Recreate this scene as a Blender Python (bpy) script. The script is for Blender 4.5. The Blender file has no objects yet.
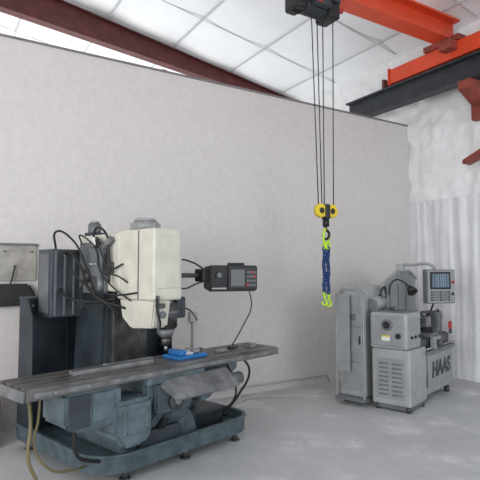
import bpy, bmesh, math, random
from mathutils import Vector, Matrix, Euler, noise
random.seed(4)
S=bpy.context.scene
COL=S.collection
S.view_settings.view_transform='Standard'

# ---------------- materials ----------------
def mat(name,col,rough=.6,metal=0,var=0.12,scale=6,bump=0.0,bscale=40,col2=None,detail=6,spec=None,lo=.35,hi=.65,stretch=(1,1,1)):
    m=bpy.data.materials.new(name); m.use_nodes=True
    nt=m.node_tree; b=nt.nodes['Principled BSDF']
    b.inputs['Roughness'].default_value=rough; b.inputs['Metallic'].default_value=metal
    if spec is not None: b.inputs['Specular IOR Level'].default_value=spec
    tc=nt.nodes.new('ShaderNodeTexCoord'); mp=nt.nodes.new('ShaderNodeMapping')
    mp.inputs['Scale'].default_value=stretch
    nt.links.new(tc.outputs['Object'],mp.inputs['Vector'])
    n=nt.nodes.new('ShaderNodeTexNoise'); n.inputs['Scale'].default_value=scale; n.inputs['Detail'].default_value=detail
    nt.links.new(mp.outputs[0],n.inputs['Vector'])
    r=nt.nodes.new('ShaderNodeValToRGB')
    r.color_ramp.elements[0].position=lo; r.color_ramp.elements[1].position=hi
    c2=col2 if col2 else tuple(c*(1-var*2) for c in col)
    r.color_ramp.elements[0].color=(*c2,1); r.color_ramp.elements[1].color=(*col,1)
    nt.links.new(n.outputs['Fac'],r.inputs['Fac']); nt.links.new(r.outputs['Color'],b.inputs['Base Color'])
    if bump>0:
        n2=nt.nodes.new('ShaderNodeTexNoise'); n2.inputs['Scale'].default_value=bscale; n2.inputs['Detail'].default_value=4
        nt.links.new(mp.outputs[0],n2.inputs['Vector'])
        bp=nt.nodes.new('ShaderNodeBump'); bp.inputs['Strength'].default_value=bump; bp.inputs['Distance'].default_value=.02
        nt.links.new(n2.outputs['Fac'],bp.inputs['Height']); nt.links.new(bp.outputs[0],b.inputs['Normal'])
    return m

M={}
M['wall']=mat('painted_wall',(.66,.63,.615),.85,var=.03,scale=14,bump=.3,bscale=45,detail=10)
M['insul']=mat('insulation_facing',(.86,.87,.88),.4,var=.03,scale=2,bump=.5,bscale=7)
M['liner']=mat('white_liner',(.78,.79,.82),.4,var=.05,scale=3,bump=.2,bscale=12)
M['ceil']=mat('ceiling_insulation',(.92,.94,.95),.5,var=.02,scale=2,bump=.12,bscale=5)
M['seam']=mat('seam_tape',(.62,.64,.66),.5,var=.05)
M['trimdark']=mat('dark_trim',(.22,.21,.21),.6)
M['redox']=mat('red_oxide_steel',(.14,.035,.035),.6,var=.2)
M['rust']=mat('rust_steel',(.30,.06,.04),.6,var=.2)
M['red']=mat('orange_red_paint',(.72,.075,.025),.4,var=.06)
M['dkbeam']=mat('dark_beam',(.035,.04,.048),.5,var=.2)
M['black']=mat('black_plastic',(.012,.012,.014),.45,var=.1)
M['rubber']=mat('cable_rubber',(.012,.012,.013),.6,var=.1)
M['blue']=mat('machine_bluegrey',(.115,.16,.185),.5,var=.22,scale=9,bump=.15,bscale=30,detail=9)
M['blued']=mat('machine_dark',(.035,.048,.06),.45,var=.25,scale=4)
M['guard']=mat('guard_steel',(.04,.055,.073),.4,metal=.3,var=.3,scale=3)
M['panblue']=mat('pan_paint',(.085,.125,.145),.4,var=.25,scale=9)
M['cream']=mat('cream_paint',(.66,.645,.56),.45,var=.08,scale=6,bump=.05)
M['steel']=mat('ground_steel',(.42,.43,.44),.35,metal=.8,var=.2,scale=12)
M['dsteel']=mat('dark_steel',(.12,.12,.122),.42,metal=.6,var=.3,scale=10)
M['tablesteel']=mat('table_steel',(.22,.21,.20),.38,metal=.6,var=.3,scale=7,stretch=(.4,2,1))
M['msteel']=mat('mid_steel',(.24,.25,.26),.4,metal=.3,var=.25,scale=8)
M['lgrey']=mat('light_grey_paint',(.37,.38,.385),.4,var=.08,scale=7)
M['lgrey2']=mat('sheet_grey_paint',(.30,.31,.32),.4,var=.08,scale=7)
M['mgrey']=mat('mid_grey_paint',(.15,.16,.17),.45,var=.1,scale=5)
M['cabinet']=mat('cabinet_grey',(.085,.105,.125),.35,metal=.3,var=.2)
M['blueplastic']=mat('blue_plastic',(.02,.16,.45),.4,var=.1)
M['chainblue']=mat('blue_chain',(.010,.05,.20),.35,var=.15)
M['lime']=mat('lime_paint',(.50,.80,.04),.4,var=.05)
M['yellow']=mat('yellow_paint',(.80,.60,.02),.4,var=.08)
M['hose']=mat('ochre_hose',(.16,.13,.06),.5,var=.1)
M['card']=mat('cardboard',(.16,.11,.08),.8,var=.15)
M['board']=mat('board_paper',(.42,.40,.36),.7,var=.15,scale=9)
M['leather']=mat('dark_canvas',(.035,.035,.035),.8,var=.2)
M['label']=mat('white_label',(.75,.75,.73),.5,var=.02)
M['redplastic']=mat('red_plastic',(.45,.03,.03),.4,var=.05)
M['conduit']=mat('grey_conduit',(.46,.46,.46),.5,var=.05)
M['letter']=mat('dark_letter',(.02,.024,.032),.4,var=.05)

def screen(name,col,st):
    m=bpy.data.materials.new(name); m.use_nodes=True
    b=m.node_tree.nodes['Principled BSDF']
    br=m.node_tree.nodes.new('ShaderNodeTexBrick'); br.inputs['Scale'].default_value=14
    br.inputs['Color1'].default_value=(*col,1); br.inputs['Color2'].default_value=(*[c*.6 for c in col],1); br.inputs['Mortar'].default_value=(.4,.48,.55,1)
    tc=m.node_tree.nodes.new('ShaderNodeTexCoord'); m.node_tree.links.new(tc.outputs['Object'],br.inputs['Vector'])
    m.node_tree.links.new(br.outputs['Color'],b.inputs['Base Color']); m.node_tree.links.new(br.outputs['Color'],b.inputs['Emission Color'])
    b.inputs['Emission Strength'].default_value=st; b.inputs['Roughness'].default_value=.15
    return m
M['screen']=screen('lcd_screen',(.10,.15,.20),.15)
M['dscreen']=mat('dark_glass',(.03,.035,.04),.12,var=.05)

def floor_mat():
    m=bpy.data.materials.new('dusty_concrete'); m.use_nodes=True
    nt=m.node_tree; b=nt.nodes['Principled BSDF']; b.inputs['Roughness'].default_value=.7; b.inputs['Specular IOR Level'].default_value=.25
    tc=nt.nodes.new('ShaderNodeTexCoord')
    def nz(sc,det,dist=0,st=(1,1,1),rot=.5):
        mp=nt.nodes.new('ShaderNodeMapping'); mp.inputs['Scale'].default_value=st; mp.inputs['Rotation'].default_value=(0,0,rot)
        nt.links.new(tc.outputs['Object'],mp.inputs['Vector'])
        n=nt.nodes.new('ShaderNodeTexNoise'); n.inputs['Scale'].default_value=sc; n.inputs['Detail'].default_value=det; n.inputs['Distortion'].default_value=dist; n.inputs['Roughness'].default_value=.65
        nt.links.new(mp.outputs[0],n.inputs['Vector']); return n
    a=nz(1.1,12,0); c=nz(2.2,14,.15); d=nz(30,6); s=nz(3.0,12,.1,(1,.3,1),1.0)
    def ramp(src,p0,p1,c0=(0,0,0),c1=(1,1,1)):
        r=nt.nodes.new('ShaderNodeValToRGB'); e=r.color_ramp.elements
        e[0].position=p0; e[0].color=(*c0,1); e[1].position=p1; e[1].color=(*c1,1)
        nt.links.new(src.outputs['Fac'],r.inputs['Fac']); return r
    r1=ramp(a,.36,.62,(.47,.48,.49),(.57,.58,.59)); r2=ramp(c,.54,.70,(0,0,0),(.65,.65,.65)); r3=ramp(s,.55,.75,(0,0,0),(.4,.4,.4))
    def mix(A,B,F,bt='MIX'):
        mx=nt.nodes.new('ShaderNodeMix'); mx.data_type='RGBA'; mx.blend_type=bt
        nt.links.new(A,mx.inputs['A'])
        if isinstance(B,tuple): mx.inputs['B'].default_value=(*B,1)
        else: nt.links.new(B,mx.inputs['B'])
        if isinstance(F,float): mx.inputs['Factor'].default_value=F
        else: nt.links.new(F,mx.inputs['Factor'])
        return mx.outputs['Result']
    k=mix(r1.outputs['Color'],(.78,.78,.78),r2.outputs['Color'])
    k=mix(k,(.40,.41,.42),r3.outputs['Color'])
    r4=ramp(d,.3,.7,(.88,.88,.88),(1,1,1))
    k=mix(k,r4.outputs['Color'],.8,'MULTIPLY')
    nt.links.new(k,b.inputs['Base Color'])
    bp=nt.nodes.new('ShaderNodeBump'); bp.inputs['Strength'].default_value=.12; bp.inputs['Distance'].default_value=.01
    nt.links.new(d.outputs['Fac'],bp.inputs['Height']); nt.links.new(bp.outputs[0],b.inputs['Normal'])
    return m
M['floor']=floor_mat()

# ---------------- geometry helpers ----------------
def link(name,me,m,parent=None,smooth=False):
    o=bpy.data.objects.new(name,me); COL.objects.link(o)
    if m: me.materials.append(M[m] if isinstance(m,str) else m)
    if parent: o.parent=parent
    if smooth:
        for p in me.polygons: p.use_smooth=True
    return o
def empty(name,loc=(0,0,0),rz=0,parent=None):
    e=bpy.data.objects.new(name,None); COL.objects.link(e); e.location=loc; e.rotation_euler=(0,0,rz); e.empty_display_size=.2
    if parent: e.parent=parent
    return e
def box(name,a,b,m,parent=None,bev=.006,rot=None,segs=2):
    a=Vector(a);b=Vector(b);c=(a+b)/2;s=b-a
    bm=bmesh.new(); bmesh.ops.create_cube(bm,size=1)
    for v in bm.verts: v.co=Vector((v.co.x*s.x,v.co.y*s.y,v.co.z*s.z))
    bev=min(bev,min(abs(s.x),abs(s.y),abs(s.z))*.45)
    if bev>0: bmesh.ops.bevel(bm,geom=bm.edges[:],offset=bev,segments=segs,affect='EDGES',profile=.5)
    me=bpy.data.meshes.new(name); bm.to_mesh(me); bm.free()
    o=link(name,me,m,parent); o.location=c
    if rot: o.rotation_euler=rot
    return o
def cyl(name,p1,p2,r,m,parent=None,r2=None,n=28,bev=.004):
    p1=Vector(p1);p2=Vector(p2);d=p2-p1
    bm=bmesh.new(); bmesh.ops.create_cone(bm,cap_ends=True,segments=n,radius1=r,radius2=r if r2 is None else r2,depth=d.length)
    if bev>0:
        es=[e for e in bm.edges if any(len(f.verts)>4 for f in e.link_faces)]
        try: bmesh.ops.bevel(bm,geom=es,offset=min(bev,r*.3,d.length*.3),segments=2,affect='EDGES')
        except Exception: pass
    me=bpy.data.meshes.new(name); bm.to_mesh(me); bm.free()
    for p in me.polygons: p.use_smooth=len(p.vertices)<=4
    o=link(name,me,m,parent); o.location=(p1+p2)/2
    o.rotation_mode='QUATERNION'; o.rotation_quaternion=Vector((0,0,1)).rotation_difference(d.normalized())
    return o
def tube(name,pts,r,m,parent=None,smooth=True,cyc=False):
    cu=bpy.data.curves.new(name,'CURVE'); cu.dimensions='3D'; cu.bevel_depth=r; cu.bevel_resolution=3; cu.resolution_u=8; cu.use_fill_caps=True
    if smooth:
        sp=cu.splines.new('BEZIER'); sp.bezier_points.add(len(pts)-1)
        for bp,p in zip(sp.bezier_points,pts):
            bp.co=p; bp.handle_left_type='AUTO'; bp.handle_right_type='AUTO'
    else:
        sp=cu.splines.new('POLY'); sp.points.add(len(pts)-1)
        for q,p in zip(sp.points,pts): q.co=(*p,1)
    sp.use_cyclic_u=cyc
    o=bpy.data.objects.new(name,cu); COL.objects.link(o); cu.materials.append(M[m])
    if parent: o.parent=parent
    return o
def prism(name,prof,axis,a,b,m,parent=None,bev=.004):
    """prof: list of 2D points; axis 'x': (y,z) ; 'y': (x,z); 'z': (x,y)"""
    bm=bmesh.new()
    def P(p,t):
        return {'x':(t,p[0],p[1]),'y':(p[0],t,p[1]),'z':(p[0],p[1],t)}[axis]
    v0=[bm.verts.new(P(p,a)) for p in prof]; v1=[bm.verts.new(P(p,b)) for p in prof]
    n=len(prof); bm.faces.new(v0); bm.faces.new(v1[::-1])
    for i in range(n): bm.faces.new((v0[i],v0[(i+1)%n],v1[(i+1)%n],v1[i]))
    bmesh.ops.recalc_face_normals(bm,faces=bm.faces[:])
    if bev>0: bmesh.ops.bevel(bm,geom=bm.edges[:],offset=bev,segments=2,affect='EDGES')
    me=bpy.data.meshes.new(name); bm.to_mesh(me); bm.free()
    return link(name,me,m,parent)
def rrect(x0,y0,x1,y1,rs,n=8):
    pts=[]
    cs=[(x0,y0,1,1,180),(x1,y0,-1,1,270),(x1,y1,-1,-1,0),(x0,y1,1,-1,90)]
    for (x,y,sx,sy,a0),r in zip(cs,rs):
        for i in range(n+1):
            a=math.radians(a0+90*i/n); pts.append((x+sx*r+r*math.cos(a),y+sy*r+r*math.sin(a)))
    return pts
def ibeam(name,L,h,w,tf,tw,m,parent=None,axis='x'):
    prof=[(-w/2,0),(w/2,0),(w/2,tf),(tw/2,tf),(tw/2,h-tf),(w/2,h-tf),(w/2,h),(-w/2,h),(-w/2,h-tf),(-tw/2,h-tf),(-tw/2,tf),(-w/2,tf)]
    return prism(name,prof,axis,L[0],L[1],m,parent,bev=0)
def grid(name,nx,ny,fn,m,smooth=True):
    vs=[fn(i/nx,j/ny) for j in range(ny+1) for i in range(nx+1)]
    fs=[(j*(nx+1)+i,j*(nx+1)+i+1,(j+1)*(nx+1)+i+1,(j+1)*(nx+1)+i) for j in range(ny) for i in range(nx)]
    me=bpy.data.meshes.new(name); me.from_pydata(vs,[],fs); me.update()
    return link(name,me,m,None,smooth)

# ---------------- room ----------------
XW=6.81; YW=5.59; H=4.03
box('floor',(-7,-6,-.12),(7.0,14.2,0),'floor',bev=0)
box('wall_back',(-7,YW,0),(XW-.03,YW+.12,H),'wall',bev=0)
box('trim_1',(-7,YW-.012,H),(XW-.03,YW+.135,H+.025),'trimdark',bev=0)
def ceilz(x): return 5.36+.167*(XW-x)
def cf(u,v):
    x=XW+.05-u*13.9; y=-6+v*20.2
    kk=abs(math.sin(math.pi*(x/1.25))); seam=abs(math.sin(math.pi*(y+.4)/1.52))
    z=ceilz(x)+.0-.035*kk**.6-.022*(seam**.4) + .008*noise.noise(Vector((x*2,y*2,0)))
    return (x,y,z)
grid('ceiling',300,320,cf,'ceil')
k=0
x=-6.25
while x<6.7:
    zz=ceilz(x)-.01; k+=1
    box('trim_%d'%(k+1),(x-.014,-6,zz-.05),(x+.014,14,zz-.04),'seam',bev=0); x+=1.25
y=-6+1.12
while y<14:
    k+=1
    prism('trim_%d'%(k+1),[(-7,ceilz(-7)-.05),(6.7,ceilz(6.7)-.05),(6.7,ceilz(6.7)-.056),(-7,ceilz(-7)-.056)],'y',y-.011,y+.011,'seam',bev=0); y+=1.52
def wf(u,v):
    y=-6+u*20.2; z=2.6+v*(5.42-2.6)
    k=abs(math.sin(math.pi*y/1.5))
    d=.06*k**.5+.05*noise.noise(Vector((y*2.2,z*3.0,3)))+.035*noise.noise(Vector((y*6,z*5,9)))+.015*noise.noise(Vector((y*14,z*10,1)))
    return (XW+.02-d,y,z)
grid('wall_right',620,110,wf,'insul')
def lf(u,v):
    y=-6+u*(YW+6); z=v*2.72
    f=noise.noise(Vector((y*7,z*.35,5))); f2=noise.noise(Vector((y*18,z*.8,2)))
    d=.045+.035*f+.014*f2+.02*noise.noise(Vector((y*2.0,z*2.0,7)))+.012*(1 if (y%.6)<.04 else 0)
    if v>.985: d+=.015
    return (XW-.01-d,y,z)
grid('wall_right_liner',600,60,lf,'liner')
box('wall_far',(-7,14.1,0),(7,14.2,8),'insul',bev=0)
box('wall_left',(-7.1,2.2,0),(-7,14.2,8),'wall',bev=0)

def rafter(name,Y):
    x0,x1=-6.8,6.7
    e=empty(name,(0,Y,0))
    def zt(x): return ceilz(x)-.07
    def dp(x): return .16+.062*(6.6-x) if x>0 else .57
    xs=[x0,0,2,4,x1]
    top=[(x,zt(x)) for x in xs]; bot=[(x,zt(x)-dp(x)) for x in xs][::-1]
    prism('web',top+bot,'y',-.006,.006,'redox',e,bev=0)
    for i in range(len(xs)-1):
        a,b=xs[i],xs[i+1]
        for f in (zt,lambda x:zt(x)-dp(x)):
            prism('flange_%d'%i,[(a,f(a)),(b,f(b)),(b,f(b)+.014),(a,f(a)+.014)],'y',-.09,.09,'redox',e,bev=0)
    return e
rafter('roof_rafter',8.6)
rafter('roof_rafter',1.2)
e=empty('pipe_hanger_bracket',(3.55,8.45,5.22))
box('clip',(-.05,-.03,0),(.05,.03,.1),'black',e); cyl('rod',(0,0,0),(0,0,-.14),.012,'black',e); tube('strap',[(0,0,-.1),(-.07,0,-.16),(-.1,0,-.12)],.01,'black',e)
e=empty('beam_clamp',(5.95,8.45,4.92))
box('jaw',(-.03,-.03,-.02),(.03,.03,.16),'black',e); cyl('rod',(0,0,0),(-.06,0,-.16),.015,'black',e)

e=empty('crane_runway_beam',(6.42,0,4.30)); ibeam('beam',(-5.5,6.6),.34,.2,.03,.02,'dkbeam',e,axis='y')
e=empty('crane_column_bracket',(0,4.22,0))
prism('haunch',[(6.79,3.9),(6.79,4.295),(6.3,4.295),(6.3,4.18)],'y',-.1,.1,'rust',e)
box('column_plate',(6.66,-.14,3.8),(6.80,.14,4.9),'rust',e)
e=empty('wall_girt_stub',(0,0,0)); prism('girt',[(4.05,3.30),(4.45,3.16),(4.45,3.22),(4.05,3.38)],'x',6.55,6.74,'rust',e)

# bridge crane with its hoist trolley
YG=4.55
br=empty('bridge_crane',(0,YG,0))
g=ibeam('girder',(-6.6,6.55),.34,.26,.03,.02,'red',br,axis='x'); g.location=(0,0,4.98)
box('end_truck',(6.30,-2.4,4.665),(6.54,1.0,4.90),'red',br,bev=.01)
box('truck_cap',(6.28,1.0,4.65),(6.56,1.03,4.92),'red',br)
box('saddle_plate',(6.25,-.3,4.90),(6.58,.3,4.98),'rust',br)
for yy in (-2.2,.8): cyl('wheel',(6.36,yy,4.70),(6.48,yy,4.70),.055,'dkbeam',br)
box('truck_motor',(6.12,-.25,4.76),(6.3,-.05,4.9),'rust',br,bev=.02)
box('rail_stop',(6.33,1.15,4.645),(6.51,1.2,4.8),'redox',br)
box('name_plate',(3.2,-.135,5.1),(3.8,-.012,5.2),'red',br) if False else None
h=empty('wire_rope_hoist',(3.84,YG,0))
box('trolley_left',(-.3,-.17,4.86),(.3,-.145,5.06),'dkbeam',h); box('trolley_right',(-.3,.145,4.86),(.3,.17,5.06),'dkbeam',h)
for xx in (-.2,.2):
    for yy in (-.13,.13): cyl('wheel',(xx,yy-.02,5.055),(xx,yy+.02,5.055),.05,'dkbeam',h)
box('frame',(-.3,-.16,4.88),(.3,.16,4.92),'dkbeam',h)
cyl('drum',(-.18,0,4.78),(.16,0,4.78),.10,'dsteel',h)
for i in range(14):
    x=-.16+i*.023; cyl('rope_wrap_%d'%i,(x,0,4.78),(x+.014,0,4.78),.106,'dkbeam',h,n=24,bev=0)
box('gearbox',(.14,-.14,4.67),(.32,.14,4.90),'black',h,bev=.03)
box('motor_end',(-.34,-.13,4.68),(-.18,.13,4.90),'black',h,bev=.03)
cyl('red_limit',(.30,-.1,4.80),(.38,-.1,4.80),.03,'redplastic',h)
box('red_badge',(-.10,-.205,4.76),(-.02,-.199,4.80),'redplastic',h,bev=0)
box('control_box',(-.12,-.20,4.74),(.12,-.12,4.88),'dkbeam',h,bev=.01)
for i in range(5): cyl('motor_fin_%d'%i,(-.33+i*.03,0,4.79),(-.32+i*.03,0,4.79),.125,'black',h,bev=0)
tops=[(-.01,.02),(.04,-.02),(.17,.02),(.30,-.02)]; bots=[(.075,.02),(.095,-.02),(.165,.02),(.275,-.02)]
for i,(a,b) in enumerate(zip(tops,bots)):
    cyl('rope_%d'%i,(a[0],a[1],4.74),(b[0],b[1],2.33),.0065,'dkbeam',h,n=8,bev=0)
BX=.17
for i,dx in enumerate((-.085,.085)):
    cyl('sheave_%d'%i,(BX+dx,-.03,2.32),(BX+dx,.03,2.32),.082,'yellow',h)
    cyl('sheave_hub_%d'%i,(BX+dx,-.036,2.32),(BX+dx,.036,2.32),.036,'black',h)
box('block_body',(BX-.035,-.05,2.22),(BX+.035,.05,2.40),'black',h,bev=.015)
cyl('swivel',(BX,0,2.22),(BX,0,2.13),.04,'black',h)
tube('hook',[(BX,0,2.15),(BX,0,2.10),(BX+.045,0,2.06),(BX+.035,0,2.0),(BX-.02,0,1.985),(BX-.055,0,2.03)],.016,'black',h)
tube('latch',[(BX-.05,0,2.04),(BX+.01,0,2.10)],.006,'yellow',h)
cs=empty('chain_sling',(3.84+BX,YG,0))
def link_ring(name,c,L,W,r,m,par,rz):
    pts=[]
    for i in range(12):
        a=2*math.pi*i/12
        px=W/2*math.cos(a); pz=L/2*math.sin(a)
        pts.append((c[0]+px*math.cos(rz),c[1]+px*math.sin(rz),c[2]+pz))
    return tube(name,pts,r,m,par,True,True)
link_ring('master_link',(0,0,2.01),.19,.12,.014,'lime',cs,0.3)
for k,(dx,dy) in enumerate(((-.034,0),(.036,.01),(.0,-.03))):
    link_ring('coupler_%d'%k,(dx*.8,dy,1.905),.08,.055,.013,'lime',cs,1.2+k)
    for i in range(15):
        z=1.86-i*.036; w=math.sin(i*.9+k)*.007
        link_ring('link_%d_%d'%(k,i),(dx+w,dy,z),.052,.037,.0095,'chainblue',cs,(0.2 if i%2 else 1.77))
for k,(dx,dz) in enumerate(((-.035,0),(.035,-.02))):
    z=1.32+dz
    tube('sling_hook_%d'%k,[(dx,0,z),(dx,0,z-.04),(dx+.03,0,z-.07),(dx+.02,0,z-.115),(dx-.02,0,z-.115),(dx-.035,0,z-.08)],.013,'lime',cs)
    cyl('hook_eye_%d'%k,(dx,-.012,z+.01),(dx,.012,z+.01),.024,'lime',cs)

# ---------------- milling machine ----------------
A=math.radians(15.8)
ml=empty('milling_machine',(1.16,3.67,0),A)
def pan():
    x0,y0,x1,y1=-.1,0,1.58,1.44
    rs=(.28,.22,.1,.1)
    o=rrect(x0,y0,x1,y1,rs); i_=rrect(x0+.02,y0+.02,x1-.02,y1-.02,[r-.02 for r in rs])
    lip=rrect(x0-.012,y0-.012,x1+.012,y1+.012,[r+.012 for r in rs])
    loops=[(o,.10),(o,.215),(lip,.222),(lip,.24),(i_,.24),(i_,.14)]
    bm=bmesh.new(); L=[[bm.verts.new((*p,z)) for p in l] for l,z in loops]; n=len(o)
    for a,b in zip(L,L[1:]):
        for k in range(n): bm.faces.new((a[k],a[(k+1)%n],b[(k+1)%n],b[k]))
    bm.faces.new(L[0]); bm.faces.new(L[-1])
    bmesh.ops.recalc_face_normals(bm,faces=bm.faces[:])
    me=bpy.data.meshes.new('chip_pan'); bm.to_mesh(me); bm.free(); link('chip_pan',me,'panblue',ml)
pan()
for i,(x,y) in enumerate(((.2,.12),(1.42,.1),(1.5,1.3),(0,1.3),(.8,.1))):
    cyl('foot_%d'%i,(x,y,0),(x,y,.10),.025,'dsteel',ml); cyl('foot_pad_%d'%i,(x,y,0),(x,y,.015),.045,'dsteel',ml)
box('base_skirt',(.1,.25,.02),(1.4,1.3,.11),'blued',ml)
# splash guard
box('guard_back',(-.085,1.36,.14),(1.5,1.375,1.355),'guard',ml,bev=.002)
prism('guard_side',[(1.375,.14),(1.375,1.355),(1.22,1.355),(1.12,1.2),(1.08,.14)],'x',-.095,-.085,'guard',ml,bev=.001)
prism('guard_side_right',[(1.375,.14),(1.375,1.3),(1.15,1.1),(1.1,.14)],'x',1.49,1.50,'guard',ml,bev=.001)
box('guard_lip',(-.095,1.355,1.345),(1.5,1.385,1.365),'blue',ml,bev=.003)
box('guard_seam',(.36,1.352,.15),(.375,1.362,1.35),'blued',ml,bev=.002)
for i,x in enumerate((.02,.42,.9)): cyl('guard_bolt_%d'%i,(x,1.35,1.28),(x,1.36,1.28),.012,'steel',ml)
# base, column
prism('base_casting',[(.22,.14),(.98,.14),(.92,.34),(.85,.42),(.32,.42),(.26,.34)],'y',.12,1.2,'blue',ml,bev=.02)
prism('column',[(.30,.40),(.86,.40),(.80,1.60),(.36,1.60)],'y',.66,1.16,'blued',ml,bev=.03)
box('column_ways',(.40,.61,.45),(.76,.67,1.5),'dsteel',ml)
# knee, saddle
prism('knee',[(.10,.42),(.68,.42),(.68,.74),(0.0,.74),(-.02,.60)],'x',.28,.82,'blue',ml,bev=.02)
prism('knee_front_web',[(-.05,.5),(.12,.30),(.12,.72),(-.05,.72)],'x',.36,.74,'blue',ml,bev=.015)
prism('knee_gusset',[(-.03,.44),(.12,.20),(.3,.20),(.3,.5),(-.03,.5)],'x',.46,.54,'blued',ml,bev=.01)
cyl('elevating_screw',(.65,.3,.3),(.65,.3,.5),.05,'steel',ml)
cyl('knee_handwheel',(.55,-.09,.56),(.55,-.06,.56),.07,'dsteel',ml)
cyl('knee_handwheel_hub',(.55,-.11,.56),(.55,-.05,.56),.025,'msteel',ml)
box('saddle',(.26,-.08,.72),(.86,.50,.79),'blue',ml,bev=.012)
# table
TX0,TX1,TY0,TY1,TZ=-.69,1.79,-.1,.31,.86
tp=[(TY0,TZ-.075),(TY0,TZ)]
for k in range(3):
    yc=TY0+.10+k*.105
    tp+= [(yc-.009,TZ),(yc-.009,TZ-.018),(yc-.017,TZ-.018),(yc-.017,TZ-.032),(yc+.017,TZ-.032),(yc+.017,TZ-.018),(yc+.009,TZ-.018),(yc+.009,TZ)]
tp+=[(TY1,TZ),(TY1,TZ-.075),(TY1-.04,TZ-.09),(TY0+.04,TZ-.09)]
prism('table',tp,'x',TX0,TX1,'tablesteel',ml,bev=0)
box('table_front_strip',(TX0+.05,TY0-.012,TZ-.062),(TX1-.05,TY0,TZ-.03),'msteel',ml,bev=.003)
box('table_end_left',(TX0-.02,TY0+.01,TZ-.085),(TX0,TY1-.01,TZ-.012),'msteel',ml)
box('table_end_right',(TX1,TY0+.0,TZ-.08),(TX1+.05,TY1-.05,TZ-.012),'mgrey',ml,bev=.01)
for i in range(10):
    x=-.5+i*.24; cyl('stop_bolt_%d'%i,(x,TY0-.018,TZ-.045),(x,TY0-.01,TZ-.045),.008,'steel',ml,n=10)
box('parallel_bar',(-.28,.06,TZ),(.42,.13,TZ+.03),'steel',ml,bev=.003)
box('parallel_bar_back',(.05,.17,TZ),(.5,.22,TZ+.025),'steel',ml,bev=.003)
box('fixture_base',(.62,-.02,TZ),(.94,.2,TZ+.03),'blueplastic',ml,bev=.006)
box('fixture_jaw_a',(.66,.0,TZ+.03),(.72,.18,TZ+.075),'blueplastic',ml,bev=.01)
box('fixture_jaw_b',(.83,.02,TZ+.03),(.89,.16,TZ+.065),'steel',ml,bev=.01)
box('fixture_plate',(.73,.03,TZ+.03),(.82,.14,TZ+.045),'label',ml,bev=.003)
cyl('fixture_screw',(.72,.09,TZ+.05),(.98,.09,TZ+.05),.012,'steel',ml)
box('clamp_1',(1.10,.02,TZ),(1.23,.06,TZ+.03),'steel',ml); box('clamp_2',(1.36,.1,TZ),(1.46,.15,TZ+.025),'dsteel',ml)
box('clamp_3',(1.55,.0,TZ),(1.62,.1,TZ+.04),'msteel',ml)
# housing under table left
prism('drive_housing',[(-.42,.775),(.02,.775),(.04,.55),(-.02,.50),(-.30,.50),(-.42,.56)],'y',-.09,.24,'blue',ml,bev=.02)
box('drive_cover',(-.40,-.105,.54),(-.24,-.088,.76),'blued',ml,bev=.006)
box('drive_cover_b',(-.22,-.10,.56),(-.05,-.088,.75),'blue',ml,bev=.006)
prism('gearbox_lower',[(-.06,.66),(.27,.66),(.27,.38),(.20,.32),(.02,.32),(-.06,.42)],'y',-.14,.2,'blue',ml,bev=.03)
box('gearbox_cover',(.0,-.155,.42),(.22,-.138,.60),'blue',ml,bev=.01)
for i,(x,z) in enumerate(((.02,.44),(.20,.44),(.02,.58),(.20,.58))): cyl('cover_bolt_%d'%i,(x,-.162,z),(x,-.15,z),.009,'dsteel',ml,n=10)
prism('way_cover',[(-.22,.665),(-.26,.62),(-.25,.61),(-.05,.69),(-.04,.74),(-.10,.755)],'x',.40,1.10,'msteel',ml,bev=.006)
cyl('leadscrew_motor',(1.0,-.10,.64),(1.28,-.10,.64),.055,'mgrey',ml,bev=.012)
cyl('leadscrew_motor_flange',(1.12,-.10,.64),(1.14,-.10,.64),.065,'blued',ml)
prism('right_bracket',[(.86,.74),(1.35,.78),(1.35,.70),(.98,.48),(.86,.48)],'y',.0,.26,'blue',ml,bev=.015)
cyl('coolant_pump',(1.15,.5,.14),(1.15,.5,.5),.09,'blued',ml,bev=.02)
box('coolant_tank',(.98,.25,.14),(1.42,.75,.30),'blued',ml,bev=.02)
box('base_front_box',(.30,.04,.14),(.70,.16,.34),'blued',ml,bev=.02)
cyl('oiler',(.20,.08,.24),(.20,.08,.36),.035,'blued',ml)
# head
box('ram',(.345,.45,1.42),(.68,1.12,1.93),'cream',ml,bev=.02)
box('head_cover',(.365,.0,1.36),(.665,.52,1.95),'cream',ml,bev=.02,segs=3)
box('head_seam',(.360,.20,1.37),(.366,.212,1.94),'mgrey',ml,bev=0)
box('head_face_panel',(.40,-.008,1.46),(.63,.0,1.90),'cream',ml,bev=.004)
prism('head_lower',[(.0,1.37),(.5,1.37),(.46,1.20),(.34,1.12),(.04,1.14)],'x',.38,.55,'cream',ml,bev=.015)
prism('head_lower_dark',[(.03,1.37),(.5,1.37),(.46,1.20),(.34,1.12),(.06,1.14)],'x',.55,.60,'mgrey',ml,bev=.01)
box('head_plate',(.645,.05,1.40),(.672,.4,1.9),'mgrey',ml,bev=.005)
cyl('motor_top',(.50,.30,1.94),(.50,.30,2.02),.125,'lgrey2',ml,bev=.015)
cyl('motor_cap',(.50,.30,2.02),(.50,.30,2.05),.095,'lgrey',ml,bev=.01)
for i in range(12):
    a=i*math.pi/6; box('motor_rib_%d'%i,(.50+.123*math.cos(a)-.006,.30+.123*math.sin(a)-.006,1.95),(.50+.123*math.cos(a)+.006,.30+.123*math.sin(a)+.006,2.01),'lgrey',ml,bev=0)
cyl('small_motor',(.42,.98,1.92),(.42,.98,2.05),.06,'mgrey',ml,bev=.01)
cyl('small_motor_cap',(.42,.98,2.05),(.42,.98,2.07),.04,'lgrey',ml)
box('small_motor_base',(.36,.90,1.91),(.50,1.06,1.96),'blued',ml)
cyl('spindle_housing',(.59,.12,1.34),(.59,.12,1.12),.095,'dsteel',ml,bev=.01)
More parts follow.
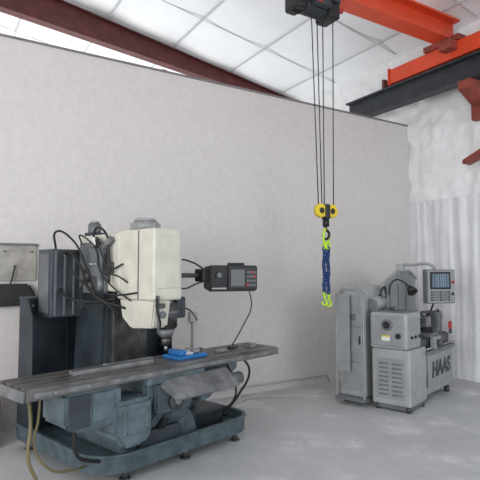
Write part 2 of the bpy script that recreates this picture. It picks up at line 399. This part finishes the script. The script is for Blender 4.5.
cyl('spindle_ring',(.59,.12,1.27),(.59,.12,1.24),.105,'mgrey',ml)
cyl('spindle_collar',(.59,.12,1.12),(.59,.12,1.05),.075,'msteel',ml,r2=.055)
cyl('tool_holder',(.59,.12,1.05),(.59,.12,.98),.038,'dsteel',ml); cyl('cutter',(.59,.12,.98),(.59,.12,.93),.014,'steel',ml)
box('z_motor_box',(.66,.06,1.2),(.76,.22,1.38),'blued',ml,bev=.015)
tube('quill_lever',[(.70,.06,1.3),(.76,.0,1.26),(.80,-.04,1.18)],.008,'dsteel',ml)
cyl('limit_rod',(.40,-.02,1.10),(.40,-.02,1.40),.010,'mgrey',ml)
box('dial_bracket',(.38,-.035,1.30),(.46,-.0,1.34),'dsteel',ml); cyl('dial_gauge',(.43,-.05,1.25),(.43,-.03,1.25),.03,'mgrey',ml)
# stuff on left flank
box('valve_block',(.27,.62,1.55),(.345,.82,1.80),'mgrey',ml,bev=.01)
for i in range(4): cyl('valve_%d'%i,(.255,.65+i*.045,1.66),(.27,.65+i*.045,1.66),.015,'steel',ml,n=12)
box('relay_box',(.28,.53,1.58),(.37,.60,1.68),'dsteel',ml)
cyl('air_filter',(.29,.66,1.42),(.29,.66,1.56),.03,'msteel',ml)
cyl('air_cylinder',(.31,.80,1.72),(.31,.52,1.88),.028,'mgrey',ml)
cyl('gauge',(.26,.74,1.86),(.29,.74,1.86),.04,'label',ml); cyl('gauge_rim',(.27,.74,1.86),(.30,.74,1.86),.046,'black',ml)
cyl('regulator',(.30,.88,1.5),(.30,.88,1.62),.035,'dsteel',ml)
box('flank_plate',(.31,.62,1.40),(.345,1.05,1.86),'mgrey',ml,bev=.005)
cr=[[(.3,1.0,1.85),(.2,.85,1.92),(.26,.7,1.80),(.25,.6,1.6),(.3,.45,1.45),(.36,.3,1.35)],
[(.33,1.05,1.8),(.14,.95,1.7),(.2,.75,1.48),(.3,.5,1.40),(.37,.2,1.42)],
[(.15,1.2,1.8),(.1,1.1,1.96),(.18,.95,1.88),(.24,.8,1.62),(.27,.65,1.38),(.38,.4,1.28)],
[(.2,1.2,1.5),(.12,.95,1.38),(.25,.7,1.33),(.38,.55,1.36)],
[(.30,.6,1.75),(.24,.5,1.6),(.30,.38,1.55),(.365,.35,1.5)],
[(.40,.0,1.4),(.36,-.05,1.3),(.42,-.02,1.18),(.46,.06,1.12)],
[(.3,.8,1.84),(.28,.72,1.98),(.30,.6,1.93),(.31,.55,1.7),(.29,.52,1.5)],
[(.22,1.15,1.7),(.16,1.0,1.78),(.2,.86,1.66),(.22,.72,1.44),(.32,.56,1.30),(.42,.5,1.2)],
[(.3,.92,1.6),(.2,.8,1.36),(.28,.62,1.24),(.4,.6,1.3)],
[(.28,.7,1.8),(.22,.62,1.88),(.24,.56,1.74),(.28,.5,1.62),(.36,.42,1.66)]]
for i,p in enumerate(cr): tube('cable_%d'%i,p,.007+.0015*(i%4),'rubber',ml)
# cabinet on column rear
box('electrical_cabinet',(.05,1.08,1.18),(.36,1.34,1.80),'cabinet',ml,bev=.01)
for i in range(3): box('cabinet_rib_%d'%i,(.08+i*.09,1.07,1.2),(.10+i*.09,1.082,1.78),'mgrey',ml,bev=.002)
box('cabinet_side_panel',(.042,1.12,1.22),(.05,1.30,1.76),'mgrey',ml,bev=.002)
box('cabinet_bracket',(.3,.98,1.25),(.42,1.12,1.45),'blued',ml)
# controller on arm
tube('control_arm',[(.66,.30,1.56),(.95,.26,1.56),(1.15,.24,1.56)],.022,'dsteel',ml)
box('arm_bracket',(.66,.22,1.46),(.74,.38,1.66),'black',ml,bev=.01)
box('arm_joint',(1.06,.17,1.50),(1.20,.29,1.62),'black',ml,bev=.015)
ctl=empty('control_unit',(1.40,.15,1.53),math.radians(-28),ml)
prism('control_case',[(-.11,-.125),(-.13,.125),(.10,.11),(.10,-.10)],'x',-.24,.24,'black',ctl,bev=.012)
box('control_bezel',(-.06,-.142,-.10),(.23,-.118,.11),'black',ctl,bev=.006)
box('control_screen',(-.04,-.148,-.075),(.10,-.141,.085),'dscreen',ctl,bev=.002)
for r in range(4):
    for cc in range(4):
        box('key_%d_%d'%(r,cc),(.122+cc*.024,-.149,-.075+r*.04),(.139+cc*.024,-.141,-.05+r*.04),'mgrey' if (r+cc)%5 else 'redplastic',ctl,bev=.002)
box('label_strip',(-.22,-.139,-.10),(-.08,-.123,-.085),'lgrey',ctl,bev=.002)
cyl('knob',(-.15,-.15,.03),(-.15,-.12,.03),.025,'mgrey',ctl)
box('handle',(-.02,-.04,.12),(.14,.04,.15),'black',ctl,bev=.012)
tube('pendant_cable',[(1.56,.05,1.44),(1.60,.05,1.25),(1.52,.08,1.08),(1.46,.1,.98),(1.44,.16,.88)],.006,'rubber',ml)
tube('arm_cable',[(.72,.32,1.62),(.85,.26,1.70),(1.0,.25,1.68),(1.2,.22,1.60),(1.3,.2,1.62)],.008,'rubber',ml)
tube('arm_cable_b',[(.72,.30,1.50),(.9,.26,1.44),(1.05,.25,1.48),(1.16,.2,1.52)],.007,'rubber',ml)
# hoses
tube('coolant_hose_left',[(-.58,.1,.77),(-.60,.02,.6),(-.62,0,.40),(-.56,-.02,.2),(-.60,-.05,.02),(-.5,-.02,.012)],.012,'hose',ml)
tube('coolant_hose_left_b',[(-.50,.1,.77),(-.53,.06,.62),(-.57,.02,.45),(-.48,-.02,.30),(-.3,.0,.24),(-.15,.1,.20)],.009,'hose',ml)
tube('drain_hose',[(-.3,.0,.52),(-.28,.02,.35),(-.1,.1,.22),(.1,.1,.18)],.013,'rubber',ml)
tube('right_hose',[(1.4,.0,.80),(1.48,-.03,.66),(1.36,.0,.45),(1.28,.1,.28)],.011,'rubber',ml)
tube('right_hose_b',[(1.2,.0,.76),(1.24,-.05,.62),(1.30,.0,.42),(1.2,.2,.25)],.009,'rubber',ml)

# ---------------- lathe ----------------
B=math.radians(18)
lt=empty('toolroom_lathe',(4.59,3.83,0),B)
box('headstock_pedestal',(0,0,.07),(.50,.46,.70),'lgrey',lt,bev=.018)
box('pedestal_plinth',(.03,.03,.02),(.48,.44,.07),'mgrey',lt)
box('vent_panel',(-.008,.06,.14),(.0,.40,.60),'lgrey2',lt,bev=.002)
for c_ in range(2):
    for r in range(8):
        y=.09+c_*.16; z=.18+r*.05
        box('louvre_%d_%d'%(c_,r),(-.016,y,z),(-.006,y+.12,z+.018),'mgrey',lt,bev=.003,rot=(0,.5,0))
for i,(x,y) in enumerate(((.06,.05),(.06,.41),(1.4,.07),(1.4,.41),(.45,.05),(.1,.85))): cyl('levelling_foot_%d'%i,(x,y,0),(x,y,.08),.035,'dsteel',lt)
prism('tail_pedestal',[(.0,.62),(.03,.10),(.43,.10),(.46,.62)],'x',.50,1.46,'lgrey',lt,bev=.012)
box('front_panel',(.53,-.006,.20),(1.43,.004,.58),'lgrey2',lt,bev=.004)
box('chip_tray',(.46,-.03,.60),(1.48,.5,.64),'mgrey',lt,bev=.008)
cu=bpy.data.curves.new('lettering','FONT'); cu.body='HAAS'; cu.size=.26; cu.extrude=.002; cu.align_x='CENTER'; cu.shear=.15; cu.offset=.009
to=bpy.data.objects.new('lettering',cu); COL.objects.link(to); to.parent=lt; to.location=(.98,-.01,.31); to.rotation_euler=(math.pi/2,0,0); cu.materials.append(M['letter'])
box('headstock',(.0,.03,.70),(.42,.48,1.12),'lgrey',lt,bev=.03,segs=3)
box('headstock_front_door',(.04,.018,.76),(.38,.032,1.06),'lgrey2',lt,bev=.006)
for i in range(3): cyl('speed_knob_%d'%i,(.10+i*.11,.0,.84),(.10+i*.11,.02,.84),.018,'black',lt,n=16)
box('headstock_end_cover',(-.025,.06,.74),(.0,.45,1.09),'lgrey2',lt,bev=.012)
cyl('spindle_bore_ring',(-.05,.25,.98),(-.02,.25,.98),.065,'mgrey',lt); cyl('spindle_bore',(-.055,.25,.98),(-.045,.25,.98),.042,'black',lt)
box('warning_label',(-.03,.22,.80),(-.024,.32,.86),'label',lt,bev=0); box('warning_label_b',(-.031,.22,.845),(-.023,.32,.86),'yellow',lt,bev=0)
cyl('end_knob',(-.05,.12,.86),(-.02,.12,.86),.03,'black',lt)
cyl('chuck',(.42,.22,.98),(.55,.22,.98),.13,'msteel',lt,bev=.01); cyl('chuck_back',(.42,.22,.98),(.45,.22,.98),.145,'dsteel',lt)
for i in range(3):
    a=i*2*math.pi/3+.4; cy,cz=.22+.07*math.cos(a),.98+.07*math.sin(a)
    box('jaw_%d'%i,(.55,cy-.024,cz-.024),(.61,cy+.024,cz+.024),'dsteel',lt,rot=(a,0,0))
prism('bed',[(.06,.64),(.42,.64),(.42,.76),(.36,.79),(.32,.76),(.16,.76),(.12,.79),(.06,.76)],'x',.42,1.50,'dsteel',lt,bev=.004)
box('carriage',(.74,.02,.77),(1.0,.46,.83),'mgrey',lt,bev=.01); box('apron',(.76,-.02,.62),(.98,.05,.79),'lgrey2',lt,bev=.012)
cyl('apron_wheel',(.86,-.06,.70),(.86,-.035,.70),.055,'dsteel',lt); cyl('apron_shaft',(.86,-.04,.70),(.86,0,.70),.012,'steel',lt)
box('cross_slide',(.80,.02,.83),(.94,.42,.89),'dsteel',lt); box('tool_turret',(.78,.08,.89),(.92,.22,1.02),'msteel',lt,bev=.012); box('tool_bar',(.68,.11,.94),(.86,.14,.97),'dsteel',lt)
cyl('turret_stud',(.85,.15,1.02),(.85,.15,1.07),.02,'steel',lt); tube('turret_handle',[(.85,.15,1.06),(.88,.08,1.08),(.90,.0,1.10)],.009,'dsteel',lt)
cyl('turret_ball',(.90,-.01,1.09),(.90,-.01,1.12),.016,'black',lt)
prism('tailstock',[(1.22,.78),(1.46,.78),(1.44,.93),(1.46,1.06),(1.20,1.06),(1.24,.93)],'y',.12,.34,'mgrey',lt,bev=.015)
cyl('quill',(1.08,.22,.99),(1.24,.22,.99),.035,'steel',lt); cyl('live_center',(1.01,.22,.99),(1.08,.22,.99),.003,'steel',lt,r2=.026)
cyl('tailstock_wheel',(1.50,.22,.98),(1.52,.22,.98),.08,'dsteel',lt); cyl('wheel_shaft',(1.44,.22,.98),(1.51,.22,.98),.015,'steel',lt)
cyl('leadscrew',(.5,.0,.66),(1.5,.0,.66),.012,'steel',lt,n=14)
box('emergency_box',(1.30,-.04,.84),(1.35,.0,.94),'redplastic',lt,bev=.01)
cyl('coolant_bottle',(1.33,-.02,.78),(1.33,-.02,.84),.02,'dsteel',lt)
prism('splash_guard',[(.42,.60),(1.50,.60),(1.50,1.50),(1.28,1.60),(.9,1.60),(.42,1.44)],'y',.50,.515,'lgrey2',lt,bev=.002)
prism('splash_guard_frame',[(.40,1.40),(.40,1.45),(.89,1.62),(1.28,1.62),(1.52,1.51),(1.52,1.48),(1.27,1.59),(.9,1.59)],'y',.48,.52,'lgrey',lt,bev=.002)
for i,x in enumerate((.62,.88,1.14)): box('guard_stiffener_%d'%i,(x,.492,.8),(x+.015,.502,1.42),'mgrey',lt,bev=.001)
pr=rrect(.54,.10,.88,1.42,(.02,.02,.10,.14))
prism('electrical_cabinet',pr,'x',.02,.72,'lgrey',lt,bev=.006)
box('cabinet_door',(.0,.58,.18),(.022,.84,1.30),'lgrey2',lt,bev=.008)
box('door_slot',(-.006,.60,.92),(.002,.82,.93),'mgrey',lt,bev=0); box('door_slot_b',(-.006,.60,.50),(.002,.82,.51),'mgrey',lt,bev=0)
box('door_handle',(-.02,.60,.72),(.0,.62,.82),'black',lt); box('name_plate',(-.006,.66,1.0),(.0,.78,1.08),'mgrey',lt,bev=0)
tube('guard_rail',[(-.08,.52,.08),(-.08,.52,1.30),(-.08,.60,1.38),(-.08,.80,1.38),(-.08,.88,1.30),(-.08,.88,.08)],.012,'lgrey2',lt,smooth=False)
box('rail_panel',(-.085,.70,.4),(-.078,.87,1.32),'lgrey2',lt,bev=0)
box('rail_foot',(-.10,.50,.06),(.03,.9,.10),'mgrey',lt)
cyl('spindle_motor',(.1,.50,1.20),(.38,.50,1.20),.09,'lgrey2',lt,bev=.015)
cyl('motor_end_cap',(.08,.50,1.20),(.10,.50,1.20),.07,'mgrey',lt)
box('top_tray',(.02,.05,1.12),(.40,.45,1.135),'mgrey',lt,bev=.003); cyl('cup',(.12,.2,1.135),(.12,.2,1.20),.03,'mgrey',lt); box('chuck_key',(.2,.3,1.135),(.34,.33,1.165),'dsteel',lt)
tube('motor_cable',[(.3,.5,1.28),(.36,.46,1.4),(.48,.49,1.36),(.5,.5,1.2)],.010,'rubber',lt)
tube('lamp_arm',[(.55,.48,1.3),(.58,.42,1.48),(.56,.28,1.46),(.52,.20,1.40)],.010,'black',lt)
cyl('lamp_shade',(.52,.20,1.41),(.48,.14,1.34),.03,'black',lt,r2=.065)
tube('pendant_arm',[(.9,.5,1.50),(.9,.45,1.66),(.9,.30,1.68),(.93,.08,1.68),(.95,.02,1.62)],.02,'lgrey2',lt)
box('pendant_arm_joint',(.87,.42,1.60),(.94,.52,1.70),'lgrey',lt,bev=.01)
pn=empty('pendant',(.95,-.02,1.41),math.radians(-32),lt)
box('case',(-.21,-.03,-.22),(.22,.06,.21),'mgrey',pn,bev=.015); box('face',(-.20,-.037,-.21),(.21,-.028,.20),'lgrey2',pn,bev=.006)
box('screen_bezel',(-.17,-.044,-.04),(.14,-.034,.18),'black',pn); box('screen',(-.14,-.048,-.015),(.11,-.043,.155),'screen',pn,bev=0)
for r in range(4):
    for c_ in range(9): box('key_%d_%d'%(r,c_),(-.16+c_*.033,-.044,-.185+r*.033),(-.138+c_*.033,-.036,-.162+r*.033),'mgrey' if c_%4 else 'black',pn,bev=.002)
cyl('estop',(.175,-.06,.05),(.175,-.035,.05),.018,'redplastic',pn); cyl('jog_wheel',(.17,-.05,-.1),(.17,-.035,-.1),.02,'black',pn)
tube('pendant_cable',[(1.0,.06,1.22),(1.06,.2,1.0),(1.0,.48,.9)],.012,'rubber',lt)

# ---------------- small things ----------------
bd=empty('notice_board',(0,YW,0)); box('panel',(.1,-.02,1.50),(.93,0,1.87),'board',bd); box('frame_top',(.1,-.028,1.86),(.94,0,1.885),'mgrey',bd)
for i,x in enumerate((.35,.62,.88)): cyl('peg_%d'%i,(x,-.06,1.80),(x,-.02,1.80),.008,'dsteel',bd)
bg=empty('hanging_tool_pouch',(0,YW-.012,0))
prism('pouch',[(.50,1.47),(.86,1.47),(.93,1.33),(.86,1.25),(.56,1.24),(.46,1.32)],'y',-.07,-.01,'leather',bg,bev=.02)
tube('strap',[(.68,-.03,1.46),(.70,-.04,1.55),(.72,-.03,1.66)],.008,'leather',bg)
cb=empty('cardboard_box',(.35,5.28,0)); box('carton',(-.3,-.2,0),(.22,.2,.42),'card',cb,bev=.005); box('flap',(-.3,-.28,.40),(.22,-.18,.41),'card',cb,bev=0,rot=(.4,0,0))
cd=empty('electrical_conduit',(0,YW-.02,0))
tube('pipe',[(2.75,0,1.0),(2.75,0,.16),(2.82,0,.10),(4.6,0,.10),(4.9,0,.10),(4.95,0,.0)],.012,'conduit',cd,smooth=False)
box('junction_box',(2.70,-.03,.98),(2.80,.02,1.1),'conduit',cd)
fc=empty('floor_cable',(0,0,0)); tube('cable',[(3.0,5.1,.012),(3.4,5.35,.012),(3.9,5.2,.012),(4.3,4.9,.012)],.010,'conduit',fc)

# ---------------- lights ----------------
def area(name,loc,target,sx,sy,e,col=(1,1,1)):
    l=bpy.data.lights.new(name,'AREA'); l.shape='RECTANGLE'; l.size=sx; l.size_y=sy; l.energy=e; l.color=col
    o=bpy.data.objects.new(name,l); COL.objects.link(o); o.location=loc
    o.rotation_euler=(Vector(target)-Vector(loc)).to_track_quat('-Z','Y').to_euler(); return o
area('door_daylight',(-5.5,-1.0,2.4),(3,3.5,1.4),5,4,420,(1,.99,.97))
area('rear_daylight',(4.5,-5,2.6),(4.5,4,1.5),4,3.5,130,(.95,.98,1))
area('far_bay_light',(2,11,1.5),(2,11,7),5,3,300,(1,1,1))
w=bpy.data.worlds.new('World'); S.world=w; w.use_nodes=True
w.node_tree.nodes['Background'].inputs[0].default_value=(.88,.94,1,1); w.node_tree.nodes['Background'].inputs[1].default_value=.95

# ---------------- camera ----------------
cam=bpy.data.cameras.new('camera'); cam.lens=37.5; cam.sensor_width=36
co=bpy.data.objects.new('camera',cam); COL.objects.link(co); co.location=(0,0,1.6)
co.rotation_euler=(math.radians(93.55),0,math.radians(-31.6)); S.camera=co
